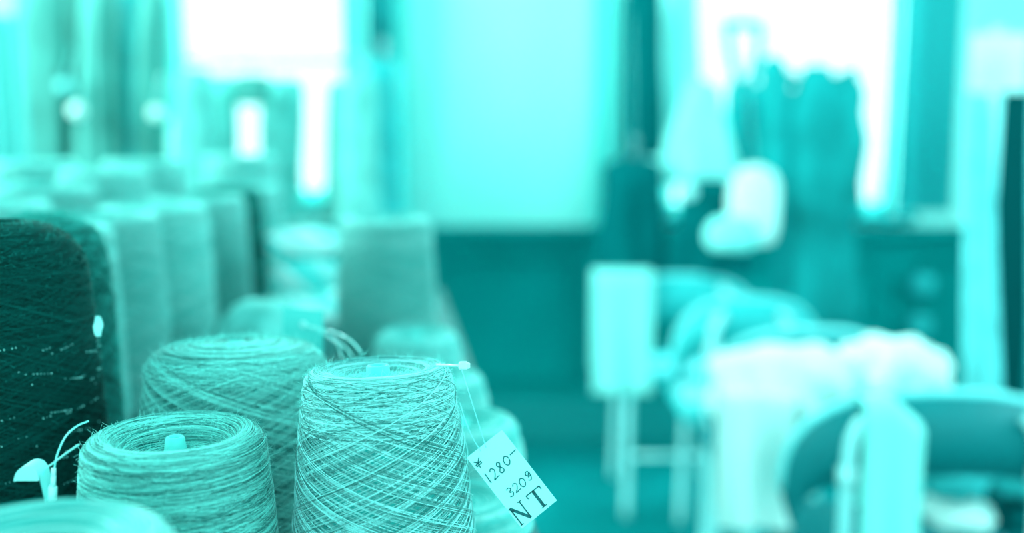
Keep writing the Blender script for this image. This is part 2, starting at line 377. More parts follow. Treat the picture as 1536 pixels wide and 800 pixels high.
def yarn_cone(name, label, loc, Rb, Rt, H, sh, dish, mats, thr=0.0004, cycles=130, W=2.4, prec=0.0065, core=(0.009, 0.013, 0.012),
              fuzz=0, rz=0.0, group=None, loose=0.0008, seg=60, ring=40, loops=3, seed=1, tilt=(0, 0), topband=0.16, side=0.8, fmat=None, fr=0.00010, fl=1.0):
    R = np.random.default_rng(seed)
    root = thing(name, label, 'yarn cone', loc, rz, group)
    if tilt != (0, 0): root.rotation_euler = (tilt[0], tilt[1], rz)
    rc_top, rc_mid, c_out = core
    pr = profile(Rb, Rt, H, sh, dish, rc_mid + 0.001, 0)
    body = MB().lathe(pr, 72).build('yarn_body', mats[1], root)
    # continuous cross winding
    u0 = arc_u(pr, 2); u1 = arc_u(pr, 2 + 13 + 7)
    paths = []; tones = []
    th = R.uniform(0, 6)
    for c in range(cycles):
        m = int(seg * W)
        s = np.linspace(0, 1, m)
        lo = u0 - R.uniform(0, 0.01); hi = u1 - R.uniform(0, 1) ** 2 * topband * (u1 - u0)
        tri = 0.5 - 0.5 * np.arcsin(0.985 * np.cos(2 * pi * s)) / math.asin(0.985)
        u = lo + (hi - lo) * tri
        r, z = resample(pr, np.clip(u, 0, 1))
        ph = th + 2 * pi * (W * s + W * c) + prec * 2 * pi * c + R.normal(0, 0.03)
        off = 0.0003 + 0.0014 * c / cycles + loose * R.uniform(0, 1) ** 3 * np.sin(2 * pi * s * R.uniform(1, 3) + R.uniform(0, 6)) ** 2
        z = z + 0.0006 * np.sin(ph * 3 + c)
        rr = r + off
        paths.append(np.stack([rr * np.cos(ph), rr * np.sin(ph), z], -1)); tones.append(R.uniform(0, 1))
    # near-horizontal turns on the shoulder and in the dish
    prof_dish = pr[2 + 13 + 3:]
    for k in range(ring):
        t = (k + R.uniform(0, 1)) / ring; m = seg
        s = np.linspace(0, 1, m)
        u = np.clip(t + R.normal(0, 0.015) + R.normal(0, 0.05) * np.sin(2 * pi * s + R.uniform(0, 6)), 0, 1)
        r, z = resample(prof_dish, u)
        ph = R.uniform(0, 6) + 2 * pi * s * 1.02
        paths.append(np.stack([(r + 0.0005) * np.cos(ph), (r + 0.0005) * np.sin(ph), z + 0.0005 + R.uniform(0, 0.0006)], -1)); tones.append(R.uniform(0, 1))
    # turns just under the shoulder, gently tilted
    for k in range(int(ring * side)):
        t = R.uniform(0.02, topband * 1.3); s = np.linspace(0, 1, seg); tl = R.normal(0, 0.03)
        u = u1 - (t + tl * np.sin(2 * pi * s + R.uniform(0, 6))) * (u1 - u0)
        r, z = resample(pr, np.clip(u, u0, u1)); ph = R.uniform(0, 6) + 2 * pi * s
        off = 0.0014 + R.uniform(0, 0.0008)
        paths.append(np.stack([(r + off) * np.cos(ph), (r + off) * np.sin(ph), z], -1)); tones.append(R.uniform(0, 1))
    fast_tubes('wound_yarn', mats[0], paths, thr * R.uniform(0.7, 1.35, len(paths)), root, tones=tones)
    if fuzz:
        fp = []
        for k in range(fuzz):
            u = R.uniform(u0, 1.0) if R.uniform() < 0.6 else R.uniform(u1 - 0.1, u1 + 0.12)
            r, z = resample(pr, np.array([min(u, 1.0)])); a = R.uniform(0, 2 * pi); r = r[0] + 0.001; z = z[0]
            p = np.array([r * math.cos(a), r * math.sin(a), z + 0.0008]); out = np.array([math.cos(a), math.sin(a), 0.0]) if u < u1 else np.array([0.3 * math.cos(a), 0.3 * math.sin(a), 1.0])
            d = out * R.uniform(0.3, 1) + R.normal(0, 0.8, 3); d /= np.linalg.norm(d); bend = R.normal(0, 1, 3)
            L_ = R.uniform(0.0015, 0.0055) * fl
            t = np.linspace(0, 1, 5)[:, None]
            fp.append(p + d * L_ * t + bend * L_ * 0.35 * t * t)
        fo = fast_tubes('stray_fibers', fmat or M['fiber'], fp, fr, root); fo['kind'] = 'stuff'
    # conical cardboard core, hollow
    ztop = H - dish + 0.001 + c_out + dish * 0.0
    wall = 0.0022
    mb = MB().lathe([(rc_mid * 1.7, 0.001), (rc_mid, H - dish - 0.002), (rc_top, ztop - 0.001), (rc_top - 0.0006, ztop), (rc_top - wall, ztop), (rc_top - wall - 0.0006, ztop - 0.002), (rc_top - wall + 0.0005, H - dish - 0.02), (rc_top - wall, H * 0.3)], 40)
    mb.build('cardboard_core', M['core'], root)
    return root, pr, R

TZ = 0.885
def cone_at(name, label, px, py_top, Y, Rb, Rt, mats, **k):
    """stands on the table; the centre of its top shows at (px, py_top)"""
    p = at(px, py_top, Y); H = p.z - TZ; tx, ty = k.get('tilt', (0, 0))
    return yarn_cone(name, label, (p.x - H * math.sin(ty), Y + H * math.sin(tx), TZ + Rb * abs(tx) * 0.8), Rb, Rt, H, mats=mats, **k)
coneC, prC, _ = cone_at('yarn_cone', 'small pale teal yarn cone in focus with price tag on its pin', 567, 557, 0.70, 0.0655, 0.0508, Y_PALE, sh=0.009, dish=0.009, tilt=(-0.055, -0.03),
    core=(0.0082, 0.009, 0.0098), cycles=250, W=2.35, prec=0.0041, fuzz=2600, ring=150, seed=3, thr=0.00030, loose=0.0028)
coneA, prA, _ = cone_at('yarn_cone', 'yarn cone with deep hollow top around a bare cardboard tip', 262, 648, 0.655, 0.0640, 0.0580, Y_MID, sh=0.012, dish=0.026,
    core=(0.0062, 0.0100, 0.0215), cycles=230, W=2.9, prec=0.0041, fuzz=1800, ring=330, seed=5, thr=0.00029, topband=0.42, loose=0.0012)
coneB, prB, _ = cone_at('yarn_cone', 'wide cross-wound yarn cone behind the hollow-topped cone', 354, 524, 0.818, 0.0790, 0.0725, Y_MID, sh=0.022, dish=-0.004, tilt=(-0.045, 0),
    core=(0.009, 0.010, -0.001), cycles=280, W=2.02, prec=0.0037, fuzz=1800, ring=150, seed=8, thr=0.00034, topband=0.10, side=0.12)
coneD, prD, _ = cone_at('yarn_cone', 'tall near-black yarn cone with sparkling glitter specks', -14, 334, 0.80, 0.078, 0.069, Y_DARK, sh=0.044, dish=0.015,
    core=(0.010, 0.011, 0.012), cycles=230, W=3.1, prec=0.0043, fuzz=1800, fmat=M['fiber_dark'], ring=60, seed=9, thr=0.0004, topband=0.3)
coneE, prE, _ = cone_at('yarn_cone', 'dark fluffy yarn cone just behind the glittering one', 64, 323, 0.95, 0.0595, 0.053, Y_DARK2, sh=0.042, dish=0.015,
    core=(0.010, 0.011, 0.012), cycles=150, W=2.6, prec=0.0063, fuzz=3500, fmat=M['fiber_dark'], fl=1.3, ring=50, seed=10, thr=0.0006, topband=0.3, loose=0.004)
# nearest, blurred cone at the lower left corner
coneN, _, _ = cone_at('yarn_cone', 'pale yarn cone nearest the lens, only its top edge showing', 40, 812, 0.45, 0.078, 0.066, Y_SOFT2, sh=0.016, dish=0.014,
    core=(0.009, 0.010, 0.004), cycles=80, W=2.4, prec=0.012, ring=40, seed=12)
# glitter on the dark cone
mb = MB(); R = np.random.default_rng(4)
u0, u1 = 0.3, 0.68
for run in range(85):
    u = R.uniform(u0, u1); a = R.uniform(-2.9, 0.3); sl = R.choice([-1, 1]) * R.uniform(0.15, 0.45)
    for k in range(int(R.integers(1, 11))):
        du = k * 0.0012 * sl / 0.4; da = k * 0.036
        if R.uniform() < 0.3: continue
        r, z = resample(prD, np.array([np.clip(u + du, 0.05, 0.72)])); r = r[0] + 0.0022
        p = np.array([r * math.cos(a + da), r * math.sin(a + da), z[0]]); s_ = R.uniform(0.00035, 0.0008)
        mb.add([p + np.array(q) * s_ for q in ((1, 0, 0), (-1, 0, 0), (0, 1, 0), (0, -1, 0), (0, 0, 1), (0, 0, -1))],
               [(0, 2, 4), (2, 1, 4), (1, 3, 4), (3, 0, 4), (2, 0, 5), (1, 2, 5), (3, 1, 5), (0, 3, 5)])
g = mb.build('glitter_specks', M['glitter'], coneD, smooth=False); g['kind'] = 'stuff'
# tall pale cones receding: four source shapes, then copies
G_T = 'tall yarn cones standing in rows on the table'
tall, _, _ = yarn_cone('yarn_cone', 'tall mid-teal yarn cone right behind the dark fluffy cone', (0, 0, 0), 0.084, 0.076, 0.258, 0.009, 0.03, Y_SOFT, core=(0.010, 0.012, 0.026), cycles=110, W=3.0, prec=0.009, ring=40, seed=20, group=G_T, seg=48, fuzz=9000, fr=0.00014, fl=0.9)
tall2, _, _ = yarn_cone('yarn_cone', 'tall paler yarn cone', (0, 0, 0), 0.084, 0.076, 0.258, 0.009, 0.03, Y_SOFT2, core=(0.010, 0.012, 0.026), cycles=110, W=3.0, prec=0.009, ring=40, seed=21, group=G_T, seg=48, fuzz=9000, fr=0.00014, fl=0.9)
def base_xy(px_edge, Y, R_, py=450):
    return at(px_edge, py, Y).x - R_ * (1 + 0.02)
rows = [ # (right edge px, Y, source, label)
    (172, 1.13, 0, 'mid-teal tall yarn cone right behind the dark fluffy cone'),
    (243, 1.31, 0, 'mid-teal tall yarn cone, second pale one in the row behind the dark cones'),
    (316, 1.49, 1, 'pale tall yarn cone, third in the row behind the dark cones'),
    (372, 1.68, 0, 'mid-teal tall yarn cone, fourth in the row behind the dark cones'),
    (426, 2.06, 1, 'pale tall yarn cone at the far end of the row, past the dark one')]
first = [True, True]
occupied = []
def put_tall(x, Y, k, label, rz, sc=1.0):
    src = (tall, tall2)[k]
    if first[k]:
        src.location = (x, Y, TZ); src['label'] = label; first[k] = False; src.rotation_euler.z = rz; return src
    return dup(src, (x, Y, TZ), rz, label, G_T, (1, 1, sc) if sc != 1 else None)
for i, (pe, Y, k, lb) in enumerate(rows):
    x = base_xy(pe, Y, 0.079); put_tall(x, Y, k, lb, i * 1.3); occupied.append((x, Y))
extra = [(-0.74, 1.20, 1, 1.06, 'tall pale yarn cone left of the mid-teal one, by the left edge'),
         (-0.73, 1.40, 1, 1.04, 'tall pale yarn cone whose top shows above the dark fluffy cone'),
         (-0.75, 1.61, 0, 1.08, 'tall cone with top showing between the front row and the back row'),
         (-0.74, 1.82, 1, 1.16, 'pale yarn cone with a dark open hollow in its top'),
         (-0.92, 1.75, 1, 1.06, 'tall pale cone near the left edge in the second column'),
         (-0.94, 1.98, 1, 1.20, 'tall pale cone by the left edge, behind the second column'),
         (-0.75, 2.04, 1, 1.20, 'tall pale cone in the back row, left of centre'),
         (-0.61, 2.255, 1, 1.22, 'tall pale cone in the back row beside the dark one'),
         (-1.14, 2.08, 0, 1.18, 'outermost tall cone in the back row, by the left edge')]
for i, (x, Y, k, sc, lb) in enumerate(extra): put_tall(x, Y, k, lb, i * 0.9, sc)
pd_ = at(398, 400, 1.87)
yarn_cone('yarn_cone', 'dark slim tall cone glimpsed in the gap at the end of the row', (pd_.x - 0.068, 1.87, TZ), 0.068, 0.062, 0.262, 0.012, 0.02, Y_DARK2, core=(0.010, 0.012, 0.01), cycles=80, W=3, prec=0.011, ring=30, seed=25, seg=40)
# blurred mid cone on the right of the table
coneM, _, _ = cone_at('yarn_cone', 'mid-teal yarn cone standing alone at the far right table corner', 578, 328, 1.60, 0.078, 0.072, Y_SOFT, sh=0.012, dish=0.02,
    core=(0.009, 0.010, 0.018), cycles=90, W=2.6, prec=0.011, ring=36, seed=31, seg=48, fuzz=6000, fr=0.00014)
# squat pale cones along the table's right edge
G_S = 'squat pale yarn cones along the right edge of the table'
sq, _, _ = yarn_cone('squat_yarn_cone', 'pale squat yarn cone below the price tag', (0, 0, 0), 0.064, 0.060, 0.070, 0.018, 0.012, Y_SQ, core=(0.009, 0.010, 0.01), cycles=50, W=3, prec=0.02, ring=24, seed=40, group=G_S, seg=40)
for i, (pe, pt, Y, lb) in enumerate(((792, 745, 0.875, 'pale squat yarn cone at bottom, directly behind the price tag'), (780, 627, 1.02, 'pale squat yarn cone above and behind the price tag'),
                                    (728, 560, 1.22, 'pale squat yarn cone behind the pin of the tagged cone'), (690, 498, 1.42, 'pale squat yarn cone in front of the lone mid-teal cone'))):
    p = at(pe, pt + 20, Y); zt_ = at(pe, pt, Y).z; sc = (zt_ - TZ) / 0.070
    if i == 0: sq.location = (p.x - 0.0625, Y, TZ); sq['label'] = lb; sq.scale = (1, 1, sc)
    else: dup(sq, (p.x - 0.0625, Y, TZ), i, lb, G_S, (1, 1, sc))

# ------------------------------------------------------------------ display table
def edge_x(y): return 0.035 - 0.13 * (y - 0.8)
root = thing('display_table', 'dark wooden display table carrying all the yarn cones', 'table', (-0.75, 1.25, 0))
x0, x1 = -1.5, None
y0, y1 = 0.28, 2.35
V = []
for z in (TZ - 0.035, TZ - 0.0005):
    V += [(-1.5 + 0.75, y0 - 1.25, z), (edge_x(y0) + 0.75, y0 - 1.25, z), (edge_x(y1) + 0.75, y1 - 1.25, z), (-1.5 + 0.75, y1 - 1.25, z)]
MB().add(V, [(3, 2, 1, 0), (4, 5, 6, 7), (0, 1, 5, 4), (1, 2, 6, 5), (2, 3, 7, 6), (3, 0, 4, 7)]).build('tabletop', M['table'], root, smooth=False)
for (lx, ly) in ((-1.44, 0.34), (-1.44, 2.29), (edge_x(0.34) - 0.06, 0.34), (edge_x(2.29) - 0.06, 2.29)):
    MB().box((lx + 0.75, ly - 1.25, (TZ - 0.035) / 2), (0.06, 0.06, TZ - 0.035), bevel=0.005).build('leg', M['table'], root, smooth=False)

# white skeins heaped between the tall row and the lone cone
def skein(label, loc, L_, r, rz, mat, seed=0):
    R = np.random.default_rng(seed); mb = MB()
    for k in range(7):
        a = k / 7 * 2 * pi; pts = []
        for i in range(30):
            t = i / 29; env = 0.55 + 0.45 * math.sin(pi * t) ** 0.5
            tw = a + 3.2 * pi * t * 0.5
            pts.append((-L_ / 2 + L_ * t, r * 0.55 * env * math.cos(tw), r + r * 0.55 * env * math.sin(tw)))
        mb.tube(pts, [r * 0.42 * (0.45 + 0.55 * math.sin(pi * i / 29) ** 0.5) for i in range(30)], 8, tone=R.uniform(0, 1))
    o = mb.build('yarn_skein', mat, loc=loc, rot=(0, 0, rz)); return tag(o, label, 'yarn skein', 'white twisted skeins heaped on the table')
Ys = 1.85
Y_WHITE_ = yarn('white_yarn', (0.42, 0.95, 0.93, 1), 0.15, 0.4)
p0 = at(452, 450, Ys)
skein('white skein at the bottom front of the heap beyond the cones', (p0.x, Ys - 0.02, TZ), 0.14, 0.033, 0.1, Y_WHITE[0], 1)
skein('white skein at the bottom back of the heap beyond the cones', (p0.x + 0.01, Ys + 0.075, TZ), 0.14, 0.033, -0.1, Y_WHITE[0], 2)
skein('brightest white skein, in the middle of the heap', (p0.x + 0.012, Ys + 0.02, TZ + 0.0655), 0.13, 0.033, 0.0, Y_WHITE[0], 3)
skein('white skein lying topmost on the heap', (p0.x + 0.0, Ys + 0.025, TZ + 0.131), 0.13, 0.030, 0.15, Y_WHITE[0], 4)
# folded cloth slope behind the wide cone
def lump(name, label, cat, c, d, mat, seed=0, amp=0.12, group=None, kind=None, rz=0.0, base=True):
    """soft crumpled heap of cloth"""
    R = np.random.default_rng(seed); nu, nv = 28, 56; P = np.zeros((nu, nv, 3)); ph = R.uniform(0, 6, 8)
    for i in range(nu):
        a = pi * i / (nu - 1)
        for j in range(nv):
            b_ = 2 * pi * j / nv
            q = np.array([math.sin(a) * math.cos(b_), math.sin(a) * math.sin(b_), math.cos(a)])
            q = np.sign(q) * np.abs(q) ** 0.8
            k = 1 + amp * (math.sin(5 * q[0] * 2 + ph[0] + 2 * math.sin(3 * q[2] + ph[1])) + 0.7 * math.sin(9 * q[1] + 5 * q[0] + ph[2]) * math.sin(4 * q[2] + ph[3])) * math.sin(a)
            P[i, j] = q * k * np.array(d) / 2
    P[:, :, 2] = np.maximum(P[:, :, 2], -d[2] / 2 * 0.85) 
    mb = MB().grid(P, closed_v=True)
    o = mb.build(name, mat, loc=c, rot=(0, 0, rz)); return tag(o, label, cat, group, kind)
p = at(385, 470, 1.18)
lump('folded_cloth', 'pale folded cloth sloping behind the wide cross-wound cone', 'cloth', (-0.345, 1.37, TZ + 0.062), (0.15, 0.15, 0.145), M['knit_pale'], 3, 0.07)

# ------------------------------------------------------------------ tags, pins and threads
def stroke(mb, pts, w_, z=0.0, n=6, h=0.00012):
    P = smooth_path([(a, b_, 0) for a, b_ in pts], n) if len(pts) > 2 else np.array([(a, b_, 0.0) for a, b_ in pts])
    T = np.gradient(P, axis=0); T /= np.linalg.norm(T, axis=1)[:, None] + 1e-9
    Nn = np.stack([-T[:, 1], T[:, 0], np.zeros(len(T))], -1) * w_ / 2
    G = np.stack([P + Nn + (0, 0, z), P + Nn * 0.9 + (0, 0, z + h), P - Nn * 0.9 + (0, 0, z + h), P - Nn + (0, 0, z)], 1)
    mb.grid(G)
DIG = { # strokes in a 1 x 1 box, y up
    '1': [[(0.45, 1.0), (0.5, 0.0)]],
    '2': [[(0.1, 0.8), (0.4, 1.0), (0.75, 0.75), (0.5, 0.35), (0.1, 0.02), (0.5, 0.06), (0.95, 0.1)]],
    '8': [[(0.75, 0.85), (0.4, 1.0), (0.2, 0.75), (0.6, 0.45), (0.75, 0.15), (0.4, 0.0), (0.15, 0.2), (0.5, 0.55), (0.75, 0.85)]],
    '0': [[(0.5, 1.0), (0.15, 0.7), (0.15, 0.25), (0.5, 0.0), (0.85, 0.3), (0.85, 0.75), (0.5, 1.0)]],
    '3': [[(0.15, 0.9), (0.5, 1.0), (0.75, 0.75), (0.4, 0.52), (0.8, 0.35), (0.6, 0.02), (0.1, 0.08)]],
    'g': [[(0.75, 0.95), (0.4, 1.0), (0.2, 0.75), (0.45, 0.55), (0.75, 0.8), (0.75, 0.3), (0.5, 0.0), (0.15, 0.15)], [(0.3, 0.42), (0.7, 0.42)]],
    '-': [[(0.0, 0.5), (1.0, 0.62)]],
    'Y': [[(0.1, 0.95), (0.5, 0.55)], [(0.9, 1.0), (0.5, 0.55), (0.45, 0.0)], [(0.1, 0.5), (0.9, 0.55)], [(0.1, 0.3), (0.9, 0.35)]]}
def price_tag():
    c = [at(*q) for q in ((700, 687, 0.655), (753, 645, 0.66), (843, 745, 0.655), (783, 793, 0.65))]   # left, top, right, bottom corners
    o0 = c[0]; ux = (c[1] - c[0]); wv = ux.length; ux.normalize()
    vy = (c[3] - c[0]) * 0.5 + (c[2] - c[1]) * 0.5; vy -= ux * vy.dot(ux); hv = vy.length; vy.normalize()   # vy runs down the card
    nz = ux.cross(-vy)
    if nz.y > 0: nz = -nz
    Mx = Matrix((ux, -vy, nz)).transposed().to_4x4(); Mx.translation = o0
    root = thing('price_tag', 'pale price tag with handwritten ¥1280- 320g, hung on small tagged cone', 'price tag')
    root.matrix_world = Mx
    t = 0.0004
    mb = MB(); ch = 0.0
    nx, ny = 6, 10
    def bow(x, y): return 0.0006 * math.sin(pi * x / wv) 
    top = np.array([[(wv * i / nx, -hv * j / ny, bow(wv * i / nx, 0)) for j in range(ny + 1)] for i in range(nx + 1)])
    bot = top.copy(); bot[:, :, 2] -= t
    mb.grid(top[::-1]); mb.grid(bot)
    rim = [tuple(top[i, 0]) for i in range(nx + 1)] + [tuple(top[nx, j]) for j in range(1, ny + 1)] + [tuple(top[i, ny]) for i in range(nx - 1, -1, -1)] + [tuple(top[0, j]) for j in range(ny - 1, 0, -1)]
    rg = np.array([rim, [(a, b_, z - t) for a, b_, z in rim]]); mb.grid(rg, closed_v=True)
    mb.build('tag_card', M['card'], root, smooth=False)
    def write(mb, ch, u, v, w_, h, sw, slant=0.12):
        """centre at fraction (u, v) of the card"""
        for st in DIG[ch]:
            pts = [((u * wv - w_ / 2 + (a + slant * (b_ - 0.5)) * w_), (-v * hv - h / 2 + b_ * h)) for a, b_ in st]
            stroke(mb, pts, sw, z=0.0009)
    mb = MB(); dw = 0.0052; dh = 0.0078; sw = 0.00075
    write(mb, 'Y', 0.13, 0.13, 0.0060, 0.0062, sw)
    for ch, u, v in (('1', 0.10, 0.325), ('2', 0.27, 0.325), ('8', 0.46, 0.315), ('0', 0.66, 0.30)):
        write(mb, ch, u, v, dw, dh if ch != '0' else dh * 0.85, sw)
    write(mb, '-', 0.88, 0.275, 0.0055, 0.004, sw)
    for ch, u, v in (('3', 0.30, 0.60), ('2', 0.47, 0.60), ('0', 0.64, 0.60), ('g', 0.84, 0.585)):
        write(mb, ch, u, v, dw * 0.95, dh * 0.8, sw)
    tag(mb.build('handwriting', M['ink'], root), 'handwritten ¥1280- and 320g in thin dark ink')
    mb = MB()
    def cap(u, v, w_, h, segs):
        for a0, b0, a1, b1, sw_ in segs:
            x0_, y0_ = u * wv + (a0 - 0.5) * w_, -v * hv + (b0 - 0.5) * h; x1_, y1_ = u * wv + (a1 - 0.5) * w_, -v * hv + (b1 - 0.5) * h
            stroke(mb, [(x0_, y0_), (x1_, y1_)], sw_, z=0.0009)
    cap(0.19, 0.855, 0.0105, 0.0135, ((0.12, 0, 0.12, 1, 0.0009), (0.12, 1, 0.88, 0, 0.0021), (0.88, 0, 0.88, 1, 0.0009), (-0.02, 1, 0.25, 1, 0.0007), (-0.02, 0, 0.26, 0, 0.0007), (0.74, 1, 1.02, 1, 0.0007)))
    cap(0.70, 0.85, 0.0115, 0.0135, ((0.5, 0, 0.5, 1, 0.0022), (0, 0.97, 1, 0.97, 0.0008), (0.02, 0.78, 0.02, 1, 0.0008), (0.98, 0.78, 0.98, 1, 0.0008), (0.3, 0, 0.7, 0, 0.0007)))
    tag(mb.build('stamped_letters', M['stamp'], root, smooth=False), 'large stamped serif letters NT')
    # hole reinforcement and the two plastic threads down to the card
    inv = Mx.inverted()
    def loc(*q): return inv @ at(*q)
    mb = MB()
    mb.tube(smooth_path([loc(692, 553, 0.655), loc(702, 585, 0.652), loc(716, 630, 0.651), loc(729, 672, 0.6525)], 10), 0.00024, 6)
    mb.tube(smooth_path([loc(690, 605, 0.649), loc(697, 628, 0.648), loc(708, 655, 0.648), loc(721, 677, 0.652)], 10), 0.00024, 6)
    mb.build('thread_loop', M['clear'], root)
    return root
price_tag()
# plastic pin sticking out of the small cone
def rod(mb, a, b_, r, n=10): mb.tube([a, b_], r, n)
a = at(655, 548, 0.70); b_ = at(690, 549, 0.66)
root = thing('plastic_tag_pin', 'white plastic tag pin sticking out of the small tagged cone', 'tag pin', tuple(b_))
mb = MB(); mb.tube([a - b_, Vector((0.002, 0, 0))], 0.0009, 10); mb.build('shaft', M['white'], root)
mb = MB().box((0.0022, 0, 0), (0.0062, 0.0040, 0.0056), bevel=0.001).box((0.0056, 0, 0), (0.0022, 0.0030, 0.0038), bevel=0.0006); mb.build('pin_head', M['white'], root, smooth=False)
# card tag leaning behind the wide and the small cone
cs = [at(*q) for q in ((425, 461, 0.955), (486, 467, 0.955), (484, 530, 0.955), (423, 526, 0.955))]
root = thing('card_tag', 'grey-teal card tag with a hole, standing behind the two front cones', 'tag')
mb = MB(); V = [tuple(q) for q in cs] + [tuple(q + Vector((0, 0.0006, 0))) for q in cs]
mb.add(V, [(0, 1, 2, 3), (7, 6, 5, 4), (0, 4, 5, 1), (1, 5, 6, 2), (2, 6, 7, 3), (3, 7, 4, 0)]); mb.build('tag_card', M['card2'], root, smooth=False)
hc = at(455, 487, 0.953); mb = MB(); mb.tube([hc + Vector((0.0022 * math.cos(k / 16 * 2 * pi), 0, 0.0022 * math.sin(k / 16 * 2 * pi))) for k in range(16)], 0.0009, 6, closed=True)
mb.build('eyelet', M['white'], root)
mb = MB()
mb.tube(smooth_path([at(455, 487, 0.95), at(480, 494, 0.93), at(505, 500, 0.91), at(528, 513, 0.88), at(543, 531, 0.86)], 10), 0.00065, 6)
mb.tube(smooth_path([at(480, 497, 0.94), at(500, 508, 0.92), at(520, 524, 0.89), at(530, 538, 0.87)], 10), 0.0005, 6)
mb.tube(smooth_path([at(457, 488, 0.95), at(490, 505, 0.93), at(508, 520, 0.9), at(512, 540, 0.88)], 10), 0.0004, 6)
mb.build('thread', M['clear'], root)
# left: plastic loop with barrel clasp hanging from the hollow-topped cone
yl = 0.625
root = thing('plastic_tag_loop', 'pale plastic loop with barrel clasp hanging left of the hollow-topped cone', 'tag loop')
mb = MB(); mb.tube(smooth_path([at(133, 632, 0.635), at(115, 640, 0.63), at(98, 656, 0.625), at(86, 682, 0.622), at(81, 706, 0.62)], 10), 0.00055, 8)
mb.tube(smooth_path([at(119, 667, 0.612), at(100, 680, 0.612), at(80, 695, 0.615), at(67, 706, 0.618), at(64, 722, 0.62), at(66, 742, 0.622)], 10), 0.0005, 8)
mb.build('loop', M['clear'], root)
mb = MB(); mb.tube([at(80.5, 703, 0.62), at(80.3, 716, 0.62)], 0.0015, 12); mb.tube([at(80, 729, 0.62), at(79, 731, 0.62), at(78.5, 749, 0.62), at(78.5, 751, 0.62)], [0.0022, 0.0029, 0.0029, 0.0022], 12)
mb.tube([at(80.3, 714, 0.62), at(79.5, 731, 0.62)], 0.0017, 12)
mb.build('clasp', M['white'], root)
# bent paper strip next to it
pts = [(20, 722), (24, 710), (31, 703), (41, 700), (51, 703), (57, 712), (61, 728), (65, 745), (68, 760)]
pa = smooth_path([at(x_, y_, 0.615) for x_, y_ in pts], 6); n_ = len(pa)
G = np.stack([pa, pa + np.array([0.001, 0.012, 0.001])], 1); G2 = G + np.array([0.0006, 0, -0.0009])
mb = MB(); mb.grid(G); mb.grid(G2[::-1])
full = np.array([at(x_, y_, 0.615) for x_, y_ in ((20, 722), (24, 710), (31, 703), (41, 700), (51, 703), (57, 712), (58, 722))])
top = smooth_path(full, 6); botl = np.linspace(full[0], full[-1], len(top)); mb.grid(np.stack([top, botl], 1)); mb.grid(np.stack([botl + (0, 0.0008, 0), top + (0, 0.0008, 0)], 1))
tag(mb.build('paper_label', M['card'], smooth=True), 'pale curled paper label between dark cone and nearest blurred cone', 'label')
# paper scrap on the dark fluffy cone
pc = at(147, 490, 0.775)
mb = MB(); P = np.zeros((7, 5, 3))
for i in range(7):
    for j in range(5):
        P[i, j] = (pc.x + (j - 2) * 0.0019 * (1 - 0.5 * abs(i - 3) / 3), pc.y + 0.0015 * math.sin(i), pc.z + (3 - i) * 0.0027)
Q = P.copy(); Q[:, :, 1] += 0.0006; mb.grid(P); mb.grid(Q[:, ::-1])
tag(mb.build('paper_scrap', M['card']), 'small white paper scrap caught on the dark fluffy cone', 'paper')

# ------------------------------------------------------------------ hanging garments
def garment(name, label, cat, px, pt, pb, wt, wb, Y, mat, depth=0.09, folds=7, sleeves=False, seed=0, group=None, neck=0.35, lean=0.0, shf=0.08, hang=None):
    """hangs with its shoulders at (px, pt) and hem at pb; wt / wb are half widths in pixels"""
    R = np.random.default_rng(seed); T = at(px, pt, Y); B = at(px + lean, pb, Y); s_ = Y / F_PX
    H = T.z - B.z; hw_t, hw_b = wt * s_, wb * s_; dx = B.x - T.x
    root = thing(name, label, cat, (T.x, Y, T.z), 0, group)
    nu, nv = 26, 72; P = np.zeros((nu, nv, 3)); ph = R.uniform(0, 6, 4)
    for i in range(nu):
        v = (i / (nu - 1)) ** 1.3
        if v < shf: k = neck + (1 - neck) * math.sin(v / shf * pi / 2); w_ = hw_t * k
        else: w_ = hw_t + (hw_b - hw_t) * (v - shf) / (1 - shf)
        dd = depth / 2 * (0.5 + 0.5 * min(1, v * 5))
        for j in range(nv):
            a = 2 * pi * j / nv; rp = 1 + 0.13 * min(1, v * 1.6) * math.sin(folds * a + ph[0] + 0.8 * math.sin(3 * v + ph[1])) + 0.06 * math.sin(3 * a + 6 * v + ph[2])
            P[i, j] = (dx * v + w_ * math.cos(a) * rp, dd * math.sin(a) * rp * 1.1, -H * v)
    mb = MB().grid(P, closed_v=True); b0 = mb.n - nv; mb.f.append(tuple(range(nv))[::-1]); mb.f.append(tuple(range(b0, b0 + nv)))
    mb.build('body', mat, root)
    if sleeves:
        for s in (-1, 1):
            L_ = min(0.5, H * 0.75); w0 = min(0.05, hw_t * 0.35)
            pts = smooth_path([(s * hw_t * 0.8, 0, -0.02), (s * (hw_t * 1.02), 0.0, -0.08), (s * (hw_t * 1.12), -0.02, -L_ * 0.5), (s * (hw_t * 1.1), -0.03, -L_)], 8)
            MB().tube(pts, [w0 * (1 + 0.15 * math.sin(i * 0.9)) * (0.8 + 0.2 * (i < 20)) for i in range(len(pts))], 14).build('sleeve', mat, root)
    MB().tube(smooth_path([(0, 0, -0.015), (0, 0, 0.03), (0.012, 0, 0.05), (0.0, 0, 0.065), (-0.012, 0, 0.055)], 6), 0.0022, 6).build('hanger_hook', M['chrome'], root)
    if hang and hang[1] > T.z + 0.08:
        MB().tube([(0, 0, 0.06), (0, hang[0] - Y, hang[1] - T.z)], 0.0012, 6).build('hanging_cord', M['clear'], root)
    return root
